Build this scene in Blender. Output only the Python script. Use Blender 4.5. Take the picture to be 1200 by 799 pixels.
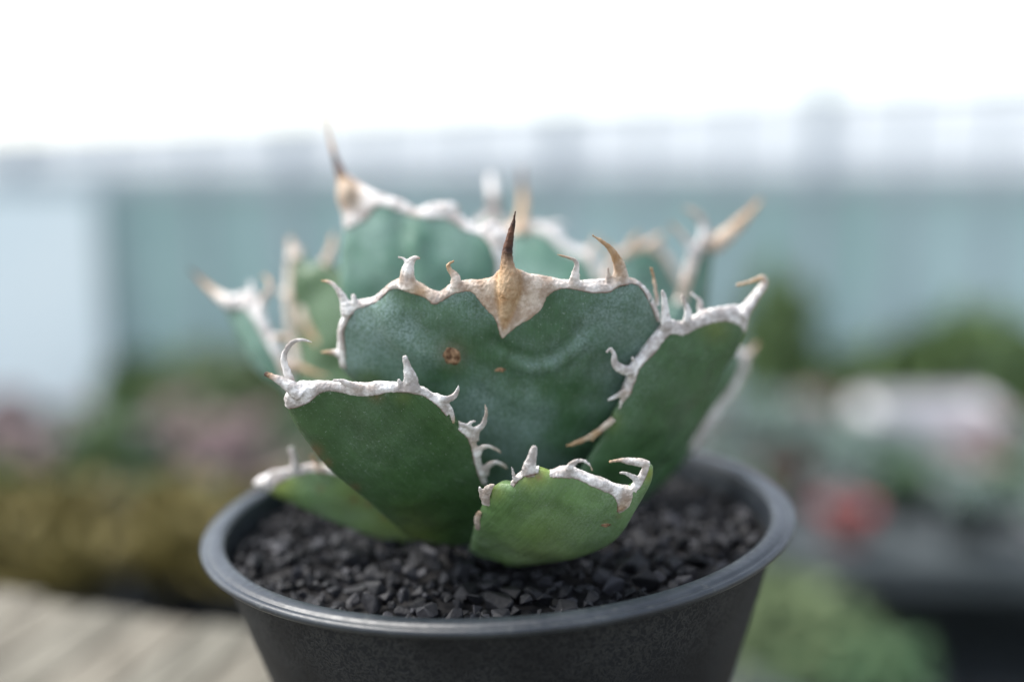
import bpy, bmesh, math, random
import numpy as np
from mathutils import Vector, Matrix, noise
from mathutils.geometry import delaunay_2d_cdt

for o in list(bpy.data.objects): bpy.data.objects.remove(o)
sc = bpy.context.scene
C = sc.collection
R = math.radians
random.seed(7); rng = np.random.default_rng(7)

# ------------------------------------------------------------------ camera
# all building is done in millimetres round the centre of the pot's rim; OFF lifts that to the world (floor at z = 0)
OFF = np.array([0., 0., 880.])
F = 1270.0                                        # focal length in photo pixels (1200 wide) = 38.1 mm
E0 = R(17.898); D0 = 209.26
P0 = E0 - math.atan((592.23 - 399.5) / F)
YAW = R(-0.7702)
CAM = np.array([0, -D0 * math.cos(E0), D0 * math.sin(E0)])
FW = np.array([-math.sin(YAW) * math.cos(P0), math.cos(YAW) * math.cos(P0), -math.sin(P0)])
RT = np.array([math.cos(YAW), math.sin(YAW), 0.]); UP = np.cross(RT, FW)
cd = bpy.data.cameras.new('camera'); cam = bpy.data.objects.new('camera', cd); C.objects.link(cam)
cd.sensor_width = 36; cd.lens = F / 1200 * 36; cd.clip_start = 0.01; cd.clip_end = 200
cam.location = (CAM + OFF) * .001
cam.rotation_euler = Matrix(np.stack([RT, UP, -FW], 1).tolist()).to_euler()
cd.dof.use_dof = True; cd.dof.focus_distance = 0.1665; cd.dof.aperture_fstop = 4.1; cd.dof.aperture_blades = 0
sc.camera = cam

# ------------------------------------------------------------------ sky, sun, exposure
SUN_EL, SUN_AZ = R(56), R(-78)                    # azimuth from +Y (away from the camera) towards +X
w = bpy.data.worlds.new('World'); sc.world = w; w.use_nodes = True
nt = w.node_tree; nt.nodes.clear()
sky = nt.nodes.new('ShaderNodeTexSky'); sky.sky_type = 'NISHITA'; sky.sun_disc = False
sky.sun_elevation = SUN_EL; sky.sun_rotation = SUN_AZ; sky.dust_density = 1.0; sky.air_density = 1.0; sky.ozone_density = 1.0
hs = nt.nodes.new('ShaderNodeHueSaturation'); hs.inputs['Saturation'].default_value = 0.45
bg = nt.nodes.new('ShaderNodeBackground'); bg.inputs[1].default_value = 0.085
wo = nt.nodes.new('ShaderNodeOutputWorld')
nt.links.new(sky.outputs[0], hs.inputs['Color']); nt.links.new(hs.outputs[0], bg.inputs[0]); nt.links.new(bg.outputs[0], wo.inputs[0])
sd = bpy.data.lights.new('sun', 'SUN'); sd.energy = 1.8; sd.angle = R(42); sd.color = (1, .96, .9)
so = bpy.data.objects.new('sun', sd); C.objects.link(so)
sv = Vector((math.sin(SUN_AZ) * math.cos(SUN_EL), math.cos(SUN_AZ) * math.cos(SUN_EL), math.sin(SUN_EL)))
so.rotation_euler = sv.to_track_quat('Z', 'Y').to_euler(); so.location = (0, 0, 3)
sc.view_settings.view_transform = 'Standard'; sc.view_settings.look = 'None'
sc.view_settings.exposure = 2.0; sc.view_settings.gamma = 1; sc.view_settings.use_curve_mapping = False
sc.cycles.use_denoising = True; sc.cycles.denoiser = 'OPENIMAGEDENOISE'
sc.cycles.max_bounces = 8

# ------------------------------------------------------------------ helpers
def proj(P):
    d = np.asarray(P, float) - CAM; z = d @ FW
    return np.stack([600 + F * (d @ RT) / z, 399.5 - F * (d @ UP) / z], -1)
def at(x, y, Y):
    d = FW * F + RT * (x - 600) + UP * (399.5 - y)
    return CAM + d * ((Y - CAM[1]) / d[1])
def tag(o, label=None, cat=None, group=None, kind=None):
    for k, v in (('label', label), ('category', cat), ('group', group), ('kind', kind)):
        if v: o[k] = v
    return o
def empty(name, loc):
    o = bpy.data.objects.new(name, None); C.objects.link(o); o.location = (np.array(loc, float) + OFF) * .001
    o.empty_display_size = .01
    return o
def mesh_obj(name, V, Fs, mat, parent=None, origin=None, smooth=True, attrs=None):
    """V in rim-centred mm; origin = the same mm point the object (or its thing) sits at"""
    me = bpy.data.meshes.new(name); org = np.zeros(3) if origin is None else np.array(origin, float)
    me.from_pydata(((np.asarray(V, float) - org) * .001).tolist(), [], [list(map(int, f)) for f in Fs])
    if smooth: me.shade_smooth()
    for k, a in (attrs or {}).items():
        at_ = me.attributes.new(k, 'FLOAT', 'POINT'); at_.data.foreach_set('value', np.asarray(a, np.float32))
    if mat: me.materials.append(mat)
    o = bpy.data.objects.new(name, me); C.objects.link(o)
    if parent: o.parent = parent
    else: o.location = (org + OFF) * .001
    return o
def box(x0, x1, y0, y1, z0, z1):
    V = [(x, y, z) for z in (z0, z1) for y in (y0, y1) for x in (x0, x1)]
    return V, [(0, 2, 3, 1), (4, 5, 7, 6), (0, 1, 5, 4), (2, 6, 7, 3), (0, 4, 6, 2), (1, 3, 7, 5)]
def join(parts):
    V, Fs = [], []
    for v, f in parts:
        n = len(V); V += [tuple(p) for p in v]; Fs += [tuple(i + n for i in q) for q in f]
    return V, Fs
def lathe(profile, n=128):
    V, Fs = [], []
    for r, z in profile:
        for i in range(n):
            a = 2 * math.pi * i / n; V.append((r * math.cos(a), r * math.sin(a), z))
    for j in range(len(profile) - 1):
        for i in range(n):
            k = (i + 1) % n; Fs.append((j * n + i, j * n + k, (j + 1) * n + k, (j + 1) * n + i))
    return V, Fs

# ------------------------------------------------------------------ materials
class NT:
    def __init__(s, name):
        s.m = bpy.data.materials.new(name); s.m.use_nodes = True; s.t = s.m.node_tree; s.t.nodes.clear()
        s.out = s.n('ShaderNodeOutputMaterial'); s.b = s.n('ShaderNodeBsdfPrincipled'); s.l(s.b.outputs[0], s.out.inputs[0])
        s.co = s.n('ShaderNodeTexCoord').outputs['Object']
    def n(s, t): return s.t.nodes.new(t)
    def l(s, a, b): s.t.links.new(a, b)
    def noise(s, scale, detail=4, rough=.55, co=None, dist=0):
        q = s.n('ShaderNodeTexNoise'); q.inputs['Scale'].default_value = scale; q.inputs['Detail'].default_value = detail
        q.inputs['Roughness'].default_value = rough; q.inputs['Distortion'].default_value = dist
        s.l(co or s.co, q.inputs['Vector']); return q.outputs[0]
    def ramp(s, v, a, b, c0=0, c1=1):
        q = s.n('ShaderNodeMapRange'); q.interpolation_type = 'SMOOTHSTEP'
        q.inputs[1].default_value = a; q.inputs[2].default_value = b; q.inputs[3].default_value = c0; q.inputs[4].default_value = c1
        s.l(v, q.inputs[0]); return q.outputs[0]
    def mix(s, f, a, b):
        q = s.n('ShaderNodeMix'); q.data_type = 'RGBA'
        for sock, v in ((q.inputs[0], f), (q.inputs[6], a), (q.inputs[7], b)):
            if isinstance(v, (int, float)): sock.default_value = v
            elif isinstance(v, tuple): sock.default_value = (*v, 1)
            else: s.l(v, sock)
        return q.outputs[2]
    def math(s, op, a, b=None, clamp=False):
        q = s.n('ShaderNodeMath'); q.operation = op; q.use_clamp = clamp
        for i, v in enumerate((a, b)):
            if v is None: continue
            if isinstance(v, (int, float)): q.inputs[i].default_value = v
            else: s.l(v, q.inputs[i])
        return q.outputs[0]
    def attr(s, name):
        q = s.n('ShaderNodeAttribute'); q.attribute_name = name; return q.outputs['Fac']
    def bump(s, h, strength=.3, dist=.001):
        q = s.n('ShaderNodeBump'); q.inputs['Strength'].default_value = strength; q.inputs['Distance'].default_value = dist
        s.l(h, q.inputs['Height'])
        s.l(q.outputs[0], s.b.inputs['Normal'])
    def set(s, **k):
        for kk, v in k.items():
            i = s.b.inputs[kk.replace('_', ' ')]
            if isinstance(v, tuple): i.default_value = (*v, 1)
            elif isinstance(v, (int, float)): i.default_value = v
            else: s.l(v, i)
        return s.m

def leaf_mat(name, green, bloom, amount, seed=0.):
    t = NT(name)
    mp = t.n('ShaderNodeMapping'); mp.inputs['Location'].default_value = (seed, seed * .7, seed * .3); t.l(t.co, mp.inputs[0]); co = mp.outputs[0]
    big = t.noise(62, 3, .5, co); mid = t.noise(330, 4, .6, co, .6); fine = t.noise(2600, 3, .7, co)
    cx_ = t.n('ShaderNodeCombineXYZ'); t.l(t.math('MULTIPLY', t.attr('lu'), 1.5), cx_.inputs[0]); t.l(t.math('MULTIPLY', t.attr('lv'), .10), cx_.inputs[1]); cx_.inputs[2].default_value = seed * 40
    fib = t.noise(1., 4, .6, cx_.outputs[0]); fib2 = t.noise(3.1, 3, .6, cx_.outputs[0])
    dark = tuple(c * .74 for c in green)
    col = t.mix(t.ramp(mid, .32, .7), dark, green)
    col = t.mix(t.ramp(fib, .45, .7, 0, .30), col, tuple(c * .6 for c in green))
    a = t.math('ADD', t.ramp(big, .34, .68, 0, amount), t.ramp(fib2, .45, .75, 0, amount * .22))
    speck = t.ramp(fine, .40, .60, .32, 1.0)
    a = t.math('MULTIPLY', a, speck, True)
    col = t.mix(a, col, bloom)
    worn = t.ramp(t.noise(150, 5, .7, co, 1.5), .64, .70, 0, .4)
    col = t.mix(worn, col, tuple(c * .8 for c in green))
    dots = t.ramp(t.noise(3600, 2, .5, co), .66, .73, 0, .5); col = t.mix(dots, col, (.36, .42, .38))
    scr = t.ramp(t.math('ABSOLUTE', t.math('SUBTRACT', t.noise(120, 2, .4, co, 3.5), .5)), 0, .006, .5, 0)
    scr = t.math('MULTIPLY', scr, t.ramp(t.noise(70, 2, .5, co), .52, .6)); col = t.mix(scr, col, (.26, .33, .27))
    rub = t.ramp(t.noise(520, 5, .75, co, 2.2), .67, .77, 0, .4)
    col = t.mix(rub, col, (.32, .39, .34))
    yel = t.attr('yel'); col = t.mix(t.math('MULTIPLY', yel, t.ramp(mid, .2, .6, .55, 1), True), col, (.23, .27, .05))
    brn = t.attr('brn'); col = t.mix(t.math('MULTIPLY', brn, t.ramp(fine, .3, .55, .3, 1), True), col, (.20, .10, .05))
    rough = t.ramp(mid, .3, .7, .34, .50)
    h = t.math('ADD', t.math('MULTIPLY', mid, .5), t.math('ADD', t.math('MULTIPLY', fine, .25), t.math('MULTIPLY', fib, .7)))
    t.bump(h, .4, .0006)
    return t.set(Base_Color=col, Roughness=rough, Specular_IOR_Level=.48)
def horn_mat():
    t = NT('horn')
    n1 = t.noise(420, 5, .65); n2 = t.noise(2200, 4, .7); n3 = t.noise(140, 3)
    white = t.mix(t.ramp(n1, .38, .66), (.40, .36, .34), (.86, .84, .825))
    white = t.mix(t.ramp(n3, .55, .72, 0, .5), white, (.47, .36, .28))
    pits = t.ramp(n2, .62, .70, 0, .65)
    white = t.mix(pits, white, (.20, .16, .14))
    tan = t.mix(t.ramp(n1, .3, .7), (.33, .19, .09), (.54, .39, .25))
    tan = t.mix(t.ramp(n2, .60, .72, 0, .5), tan, (.22, .11, .06))
    col = t.mix(t.attr('tan'), white, tan)
    drk = t.mix(t.ramp(n1, .4, .65), (.030, .014, .010), (.10, .042, .022))
    col = t.mix(t.attr('dark'), col, drk)
    col = t.mix(t.attr('edge'), col, (.16, .075, .045))
    t.bump(t.math('ADD', n1, t.math('MULTIPLY', n2, .5)), .55, .0005)
    return t.set(Base_Color=col, Roughness=.56, Specular_IOR_Level=.35)
def noisy(name, c0, c1, scale, rough=.7, bump=.2, spec=.3, bdist=.001, c2=None):
    t = NT(name); n = t.noise(scale, 5, .6)
    col = t.mix(t.ramp(n, .35, .65), c0, c1)
    if c2: col = t.mix(t.ramp(t.noise(scale * .27, 4, .6, None, .8), .5, .68), col, c2)
    t.bump(n, bump, bdist)
    return t.set(Base_Color=col, Roughness=rough, Specular_IOR_Level=spec)

M = {}
M['horn'] = horn_mat()
M['leaf_blue'] = leaf_mat('leaf_blue', (.048, .115, .052), (.215, .305, .300), 1.0)
M['leaf_dark'] = leaf_mat('leaf_dark', (.046, .108, .034), (.140, .215, .150), .36, .031)
M['leaf_right'] = leaf_mat('leaf_right', (.046, .112, .040), (.160, .240, .190), .48, .057)
M['leaf_fresh'] = leaf_mat('leaf_fresh', (.135, .250, .085), (.300, .400, .285), .58, .083)
M['leaf_teal'] = leaf_mat('leaf_teal', (.065, .165, .110), (.250, .370, .330), .80, .11)
M['scar'] = noisy('scar', (.075, .035, .018), (.40, .25, .15), 1100, .8, .8, .2, .0006)
t = NT('stone'); n = t.noise(900, 5, .65)
rnd = t.n('ShaderNodeObjectInfo').outputs['Random']; shade = t.attr('shade')
v = t.math('ADD', t.math('MULTIPLY', rnd, .0), shade)
col = t.mix(v, (.0045, .0047, .006), (.038, .038, .044)); col = t.mix(t.ramp(n, .45, .7, 0, .5), col, (.020, .020, .0235))
t.bump(n, .5, .0006); M['stone'] = t.set(Base_Color=col, Roughness=.58, Specular_IOR_Level=.32)
M['soil'] = noisy('soil', (.008, .008, .009), (.02, .019, .02), 600, .9)
t = NT('pot_rim'); n = t.noise(700, 4, .6); n2 = t.noise(90, 4, .6)
col = t.mix(t.ramp(n2, .4, .65), (.014, .018, .024), (.025, .031, .038)); col = t.mix(t.ramp(n, .6, .72, 0, .4), col, (.08, .088, .085))
t.bump(n, .25, .0002); M['pot_rim'] = t.set(Base_Color=col, Roughness=t.ramp(n, .3, .7, .30, .46), Specular_IOR_Level=.5)
t = NT('pot_wall'); worm = t.noise(950, 3, .6, None, .8); area = t.noise(55, 3, .55); fine = t.noise(2400, 3)
z = t.n('ShaderNodeSeparateXYZ'); t.l(t.co, z.inputs[0])
up_ = t.ramp(z.outputs[2], -.024, -.004, 0, 1)
ridge = t.math('ABSOLUTE', t.math('SUBTRACT', worm, .5))
crust = t.math('MULTIPLY', t.ramp(ridge, .015, .075, 1, 0), t.math('MULTIPLY', up_, t.ramp(area, .33, .6, .25, 1)))
col = t.mix(t.ramp(area, .35, .65), (.0055, .0062, .008), (.010, .0115, .0145))
col = t.mix(t.math('MULTIPLY', crust, .8), col, (.040, .041, .040))
col = t.mix(t.ramp(fine, .66, .74, 0, .35), col, (.08, .08, .078))
t.bump(t.math('ADD', crust, t.math('MULTIPLY', fine, .3)), .5, .0004)
M['pot_wall'] = t.set(Base_Color=col, Roughness=.6, Specular_IOR_Level=.22)
t = NT('plank'); mp = t.n('ShaderNodeMapping'); mp.inputs['Scale'].default_value = (1, .12, 1); mp.inputs['Rotation'].default_value = (0, 0, R(16.7)); t.l(t.co, mp.inputs[0])
gn = t.noise(190, 5, .6, mp.outputs[0]); rd = t.n('ShaderNodeObjectInfo').outputs['Random']
col = t.mix(t.ramp(gn, .35, .65), (.085, .075, .058), (.20, .185, .15)); col = t.mix(t.math('MULTIPLY', rd, .65), col, (.10, .115, .10))
t.bump(gn, .4, .001); M['plank'] = t.set(Base_Color=col, Roughness=.8, Specular_IOR_Level=.2)
M['floor'] = noisy('floor', (.07, .075, .065), (.13, .125, .11), 3, .9)

# ------------------------------------------------------------------ setting
mesh_obj('floor', [(-9000, -3000, -880), (9000, -3000, -880), (9000, 12000, -880), (-9000, 12000, -880)], [(0, 1, 2, 3)], M['floor'], smooth=False)
tag(bpy.data.objects['floor'], kind='structure')

M['teal'] = noisy('teal_sheet', (.35, .50, .48), (.47, .61, .61), 1.1, .7, .1, .3, .001, (.29, .41, .34))
t = NT('pale_film'); n = t.noise(1.5); tl = t.n('ShaderNodeBsdfTranslucent'); tl.inputs[0].default_value = (.95, .965, .975, 1); ms = t.n('ShaderNodeMixShader'); ms.inputs[0].default_value = .8
t.l(t.b.outputs[0], ms.inputs[1]); t.l(tl.outputs[0], ms.inputs[2]); t.l(ms.outputs[0], t.out.inputs[0])
M['cool'] = t.set(Base_Color=t.mix(n, (.80, .83, .86), (.88, .9, .92)), Roughness=.5)
M['post'] = noisy('galvanised_post', (.40, .45, .49), (.48, .53, .57), 8, .5)
M['ice'] = noisy('pale_blue_sheet', (.74, .84, .87), (.80, .88, .90), 2, .5)
WY = 3500
def wall():
    g = empty('greenhouse_wall', (0, WY, -880)); org = (0, WY, -880)
    tag(g, 'blurred greenhouse end wall with teal lower sheets and pale upper film', 'wall')
    ztop = lambda x: 225 + x * .05
    xs = [-4300, -3400, -2500, -1600, -700, 200, 1083, 1980, 2880, 3780]
    for i in range(len(xs) - 1):
        mesh_obj('lower_sheet', *box(xs[i] + 21, xs[i + 1] - 21, WY - 4, WY + 4, -880, -12), M['teal'], g, org, False)
        V, f = box(xs[i] + 21, xs[i + 1] - 21, WY - 3, WY + 3, 43, 235)
        V = [(x, y, ztop(x) if z_ > 100 else z_) for x, y, z_ in V]
        mesh_obj('upper_film', V, f, M['cool'], g, org, False)
    for x in xs:
        mesh_obj('post', *box(x - 20, x + 20, WY - 24, WY + 24, -880, ztop(x) + (330 if x == 1083 else 14)), M['post'], g, org, False)
    mesh_obj('mid_rail', *box(xs[0], xs[-1], WY - 46, WY - 24.5, -11, 42), M['post'], g, org, False)
    for i in range(len(xs) - 1):
        for q in (1, 2):
            x = xs[i] + (xs[i + 1] - xs[i]) * q / 3
            mesh_obj('glazing_bar', *box(x - 11, x + 11, WY - 22, WY - 4.5, -878, -12), M['post'], g, org, False)
            mesh_obj('glazing_bar', *box(x - 9, x + 9, WY - 22, WY - 3.5, 43, ztop(x) - 15), M['post'], g, org, False)
    mesh_obj('upper_rail', *box(xs[0], xs[-1], WY - 60, WY - 46.5, 88, 106), M['post'], g, org, False)
    V, f = box(xs[0], xs[-1], WY - 44, WY - 24.5, 236, 262)
    mesh_obj('top_rail', [(x, y, ztop(x) + z_ - 250) for x, y, z_ in V], f, M['post'], g, org, False)
wall()
o = mesh_obj('plastic_sheet', *box(-2100, -1310, 3380, 3392, -880, -30), M['ice'], None, (-1700, 3386, -880), False)
tag(o, 'pale ice-blue plastic sheet leaning in front of the teal greenhouse wall', 'sheet')

# ------------------------------------------------------------------ the bench under the pot
BZ = -79.4
def bench():
    a = math.atan2(76 - 156.5, 97 + 171); ux = np.array([math.cos(a), math.sin(a), 0]); uy = np.array([-math.sin(a), math.cos(a), 0])
    p0 = np.array([-171, 156.5, 0]); org = (0, -60, -880)
    g = empty('potting_bench', org); tag(g, 'pale weathered wooden slat bench carrying the black pot', 'bench')
    def put(x0, x1, y0, y1, z0, z1, name):
        V, f = box(x0, x1, y0, y1, z0, z1)
        V = [p0 + ux * v[0] + uy * v[1] + np.array([0, 0, v[2]]) for v in V]
        mesh_obj(name, V, f, M['plank'], g, org, False)
    for i in range(28):
        x = -190 + i * 21; put(x, x + 19.2, -520 - 6 * random.random(), -8 * random.random(), BZ - 16 - random.random(), BZ - (.0 if 5 <= i <= 17 else 1.2 * random.random()), 'plank')
    for y in (-90, -440): put(-195, 402, y - 22, y + 22, BZ - 60, BZ - 16.8, 'rail')
    for x in (-190, 360):
        for y in (-90, -440): put(x, x + 40, y - 20, y + 20, -880, BZ - 60.2, 'leg')
bench()

# ------------------------------------------------------------------ the pot
TILT = Matrix.Rotation(R(-2.87), 4, 'Y')
pot = empty('plant_pot', (0, 0, 0)); pot.rotation_euler = TILT.to_euler()
tag(pot, 'black plastic plant pot with a rolled rim, full of dark gravel', 'pot')
rim = [(50.3, -6), (50.6, -1.0), (50.9, -.35), (51.5, -.05), (52.3, .02), (53.2, -.05), (53.65, -.22), (53.8, -.45), (54.0, -.5), (54.25, -.42), (54.65, -.48), (54.95, -.75), (55.0, -1.1), (54.9, -1.45), (54.75, -1.6), (54.6, -1.62), (54.4, -1.9), (53.8, -2.05), (52.2, -2.1), (51.7, -2.4)]
mesh_obj('rim', *lathe(rim, 192), M['pot_rim'], pot)
wallp = [(51.9, -2.2), (51.5, -4), (49.4, -11), (46.7, -20), (43.7, -30), (38.5, -47), (33, -66), (30, -76.4), (28.5, -77.6), (25, -77.8), (0.01, -77.0)]
wv, wf = lathe(wallp, 192)
mesh_obj('wall', wv, wf, M['pot_wall'], pot)
mesh_obj('inner_wall', *lathe([(50.25, -5.8), (45, -22), (38, -42)], 128), M['pot_wall'], pot)

# ------------------------------------------------------------------ gravel
def soil_z(x, y):
    r = math.hypot(x, y); s = -5.6 + 3.6 * max(0, 1 - r / 42) ** 1.2 + x * .045
    return s + .5 * noise.noise(Vector((x * .09, y * .09, 3)))
bv, bf = [], []
for j in range(13):
    for i in range(64):
        r = 50.3 * j / 12; a = 2 * math.pi * i / 64; x, y = r * math.cos(a), r * math.sin(a); bv.append((x, y, soil_z(x, y) - 1.6))
for j in range(12):
    for i in range(64):
        k = (i + 1) % 64; bf.append((j * 64 + i, (j + 1) * 64 + i, (j + 1) * 64 + k, j * 64 + k))
shapes = []
for k in range(14):
    bm = bmesh.new(); npt = random.randint(9, 14)
    for _ in range(npt):
        p = Vector(rng.normal(size=3)); p.normalize(); p *= random.uniform(.8, 1.05); p = Vector((p.x * random.uniform(.8, 1.1), p.y, p.z * random.uniform(.6, .95)))
        bm.verts.new(p)
    r_ = bmesh.ops.convex_hull(bm, input=bm.verts)
    bmesh.ops.delete(bm, geom=[g for g in r_['geom_interior'] if isinstance(g, bmesh.types.BMVert)], context='VERTS')
    bmesh.ops.bevel(bm, geom=list(bm.edges), offset=.07, segments=1, profile=.5, affect='EDGES', clamp_overlap=True)
    bmesh.ops.triangulate(bm, faces=bm.faces)
    bm.verts.index_update()
    shapes.append((np.array([v.co[:] for v in bm.verts]), np.array([[v.index for v in f.verts] for f in bm.faces]))); bm.free()
gro = (0, 0, -5)
gb = mesh_obj('gravel', bv, bf, M['soil'], None, gro); tag(gb, 'fine black gravel filling the pot around the agave', 'gravel', None, 'stuff')
spots = []; tries = 0; cell = {}
while len(spots) < 1750 and tries < 60000:
    tries += 1
    a = random.uniform(0, 2 * math.pi); r = 49.3 * math.sqrt(random.random()); x, y = r * math.cos(a), r * math.sin(a)
    if r < 9: continue
    s = random.choice((1.2, 1.5, 1.9, 2.3, 2.7, 3.1)) * random.uniform(.88, 1.12)
    if r + s > 50.4: continue
    ok = True; ci, cj = int(x // 4), int(y // 4)
    for di in (-1, 0, 1):
        for dj in (-1, 0, 1):
            for (qx, qy, qs) in cell.get((ci + di, cj + dj), ()):
                if (qx - x) ** 2 + (qy - y) ** 2 < ((qs + s) * .66) ** 2: ok = False
    if not ok: continue
    cell.setdefault((ci, cj), []).append((x, y, s)); spots.append((x, y, s))
for _ in range(380):
    a = random.uniform(0, 2 * math.pi); r = 49.6 * math.sqrt(random.random())
    if r > 9: spots.append((r * math.cos(a), r * math.sin(a), random.uniform(.35, .8)))
spots.sort(key=lambda p: p[1] + .12 * abs(p[0]) - p[2] * 3)
smesh = []
for k, (sv_, sf_) in enumerate(shapes):
    for lv in range(4):
        me = bpy.data.meshes.new('stone'); me.from_pydata((sv_ * .001).tolist(), [], sf_.tolist()); me.materials.append(M['stone'])
        a_ = me.attributes.new('shade', 'FLOAT', 'POINT'); a_.data.foreach_set('value', np.full(len(sv_), (.05, .25, .45, .95)[lv], np.float32)); smesh.append(me)
bulkV, bulkF, bulkA, nv = [], [], [], 0
for i, (x, y, s) in enumerate(spots):
    k = random.randrange(14); rot = Matrix.Rotation(random.uniform(0, 6.28), 3, 'Z') @ Matrix.Rotation(random.uniform(-.7, .7), 3, 'X') @ Matrix.Rotation(random.uniform(-.7, .7), 3, 'Y')
    zz = soil_z(x, y) + (random.uniform(-.9, .9) if s > .85 else random.uniform(-1.2, 0)); lv = random.choices((0, 1, 2, 3), (5, 6, 4, 1.8))[0]
    if i < 290:
        o = bpy.data.objects.new('stone', smesh[k * 4 + lv]); C.objects.link(o); o.parent = gb
        o.matrix_local = Matrix.Translation((x * .001, y * .001, (zz + 5) * .001)) @ rot.to_4x4() @ Matrix.Scale(s, 4)
    else:
        sv_, sf_ = shapes[k]; p = (sv_ * s) @ np.array(rot).T + np.array([x, y, zz])
        bulkV.append(p); bulkF.append(sf_ + nv); bulkA.append(np.full(len(p), (.05, .25, .45, .95)[lv])); nv += len(p)
o = mesh_obj('stone_bed', np.concatenate(bulkV), np.concatenate(bulkF), M['stone'], gb, gro, False, {'shade': np.concatenate(bulkA)}); o['kind'] = 'stuff'
o = bpy.data.objects.new('stone', smesh[7]); C.objects.link(o); o.parent = gb
pp = at(558, 722, -51.3); o.matrix_local = Matrix.Translation((pp[0] * .001, pp[1] * .001, .0048)) @ Matrix.Scale(1.15, 4)

# ------------------------------------------------------------------ the agave
class Sheet:
    """a leaf's curved mid-surface: base and tip in mm, outward normal, bend across (cu) and along (belly)"""
    def __init__(s, base, tip, n0, cu=.01, belly=5.):
        s.B = np.array(base, float); T = np.array(tip, float); s.L = np.linalg.norm(T - s.B); s.V = (T - s.B) / s.L
        n = np.array(n0, float); n -= s.V * (n @ s.V); s.N = n / np.linalg.norm(n); s.U = np.cross(s.V, s.N); s.cu = cu; s.belly = belly
        if s.U[0] < 0: s.U = -s.U
    def S(s, uv):
        u = uv[..., 0]; v = uv[..., 1]; t = np.clip(v / s.L, -.3, 1.3)
        b = s.belly * 4 * t * (1 - t) - s.cu * np.minimum(u * u, 40 * np.abs(u))
        return s.B + u[..., None] * s.U + v[..., None] * s.V + b[..., None] * s.N
    def norm(s, uv):
        a = s.S(uv + np.array([.05, 0])) - s.S(uv - np.array([.05, 0])); b = s.S(uv + np.array([0, .05])) - s.S(uv - np.array([0, .05]))
        n = np.cross(a, b); n /= np.linalg.norm(n, axis=-1, keepdims=True)
        return n * np.sign(n @ s.N)[..., None]
    def un(s, px):
        px = np.atleast_2d(np.array(px, float)); d = FW * F + RT * (px[:, :1] - 600) + UP * (399.5 - px[:, 1:])
        p = CAM + d * (((s.B - CAM) @ s.N) / (d @ s.N))[:, None] - s.B
        uv = np.clip(np.stack([p @ s.U, p @ s.V], 1), -90, 90)
        for _ in range(30):
            q = proj(s.S(uv)); r = px - q; e = .02
            ju = (proj(s.S(uv + np.array([e, 0]))) - q) / e; jv = (proj(s.S(uv + np.array([0, e]))) - q) / e
            det = ju[:, 0] * jv[:, 1] - ju[:, 1] * jv[:, 0]; det = np.where(np.abs(det) < .5, np.sign(det + 1e-9) * .5, det)
            st = np.stack([r[:, 0] * jv[:, 1] - r[:, 1] * jv[:, 0], ju[:, 0] * r[:, 1] - ju[:, 1] * r[:, 0]], 1) / det[:, None]
            uv = uv + st * np.minimum(1, 6 / np.maximum(np.linalg.norm(st, axis=1, keepdims=True), 1e-9))
        return uv

def catmull(P, step, closed=False):
    P = np.asarray(P, float); n = len(P)
    Q = np.concatenate([P[-1:], P, P[:2]]) if closed else np.concatenate([2 * P[:1] - P[1:2], P, 2 * P[-1:] - P[-2:-1]])
    out = []
    for i in range(n if closed else n - 1):
        a, b, c, d = Q[i], Q[i + 1], Q[i + 2], Q[i + 3]; m = max(1, int(round(np.linalg.norm((c - b)[:3]) / step)))
        t = (np.arange(m) / m)[:, None]
        out.append(.5 * (2 * b + (c - a) * t + (2 * a - 5 * b + 4 * c - d) * t ** 2 + (3 * b - a - 3 * c + d) * t ** 3))
    if not closed: out.append(P[-1:])
    return np.concatenate(out)
def seg_dist(P, poly, closed=True):
    A = poly; B = np.roll(poly, -1, 0)
    if not closed: A, B = poly[:-1], poly[1:]
    d = np.full(len(P), 1e9)
    for i in range(0, len(P), 2000):
        p = P[i:i + 2000, None]; ab = B - A; t = np.clip(((p - A) * ab).sum(-1) / np.maximum((ab * ab).sum(-1), 1e-9), 0, 1)
        d[i:i + 2000] = np.linalg.norm(p - A - ab * t[..., None], axis=-1).min(1)
    return d
def fill(poly, step):
    lo, hi = poly.min(0), poly.max(0); pts = []
    ys = np.arange(lo[1], hi[1], step * .87)
    for j, y in enumerate(ys):
        xs = np.arange(lo[0] + (j % 2) * step * .5, hi[0], step); pts.append(np.stack([xs, np.full(len(xs), y)], 1))
    pts = np.concatenate(pts)
    A, B = poly, np.roll(poly, -1, 0); x, y = pts[:, :1], pts[:, 1:]
    cr = ((A[:, 1] > y) != (B[:, 1] > y)) & (x < (B[:, 0] - A[:, 0]) * (y - A[:, 1]) / (B[:, 1] - A[:, 1] + 1e-12) + A[:, 0])
    pts = pts[cr.sum(1) % 2 == 1]
    if len(pts): pts = pts[seg_dist(pts, poly) > step * .55]
    allp = np.concatenate([poly, pts]); n = len(poly)
    v, e, f, *_ = delaunay_2d_cdt([Vector(p) for p in allp], [(i, (i + 1) % n) for i in range(n)], [], 1, 1e-5)
    return np.array([tuple(p) for p in v]), [tuple(q) for q in f]
def solid(uv, faces, front, back):
    """two skins sharing nothing but stitched at the outline"""
    from collections import Counter
    n = len(uv); ed = Counter()
    for f in faces:
        for i in range(len(f)): ed[(f[i], f[(i + 1) % len(f)])] += 1
    bd = [(a, b) for (a, b) in ed if (b, a) not in ed]
    V = np.concatenate([front, back]); Fs = [tuple(f) for f in faces] + [tuple(i + n for i in reversed(f)) for f in faces]
    Fs += [(b, a, a + n, b + n) for a, b in bd]
    return V, Fs
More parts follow.
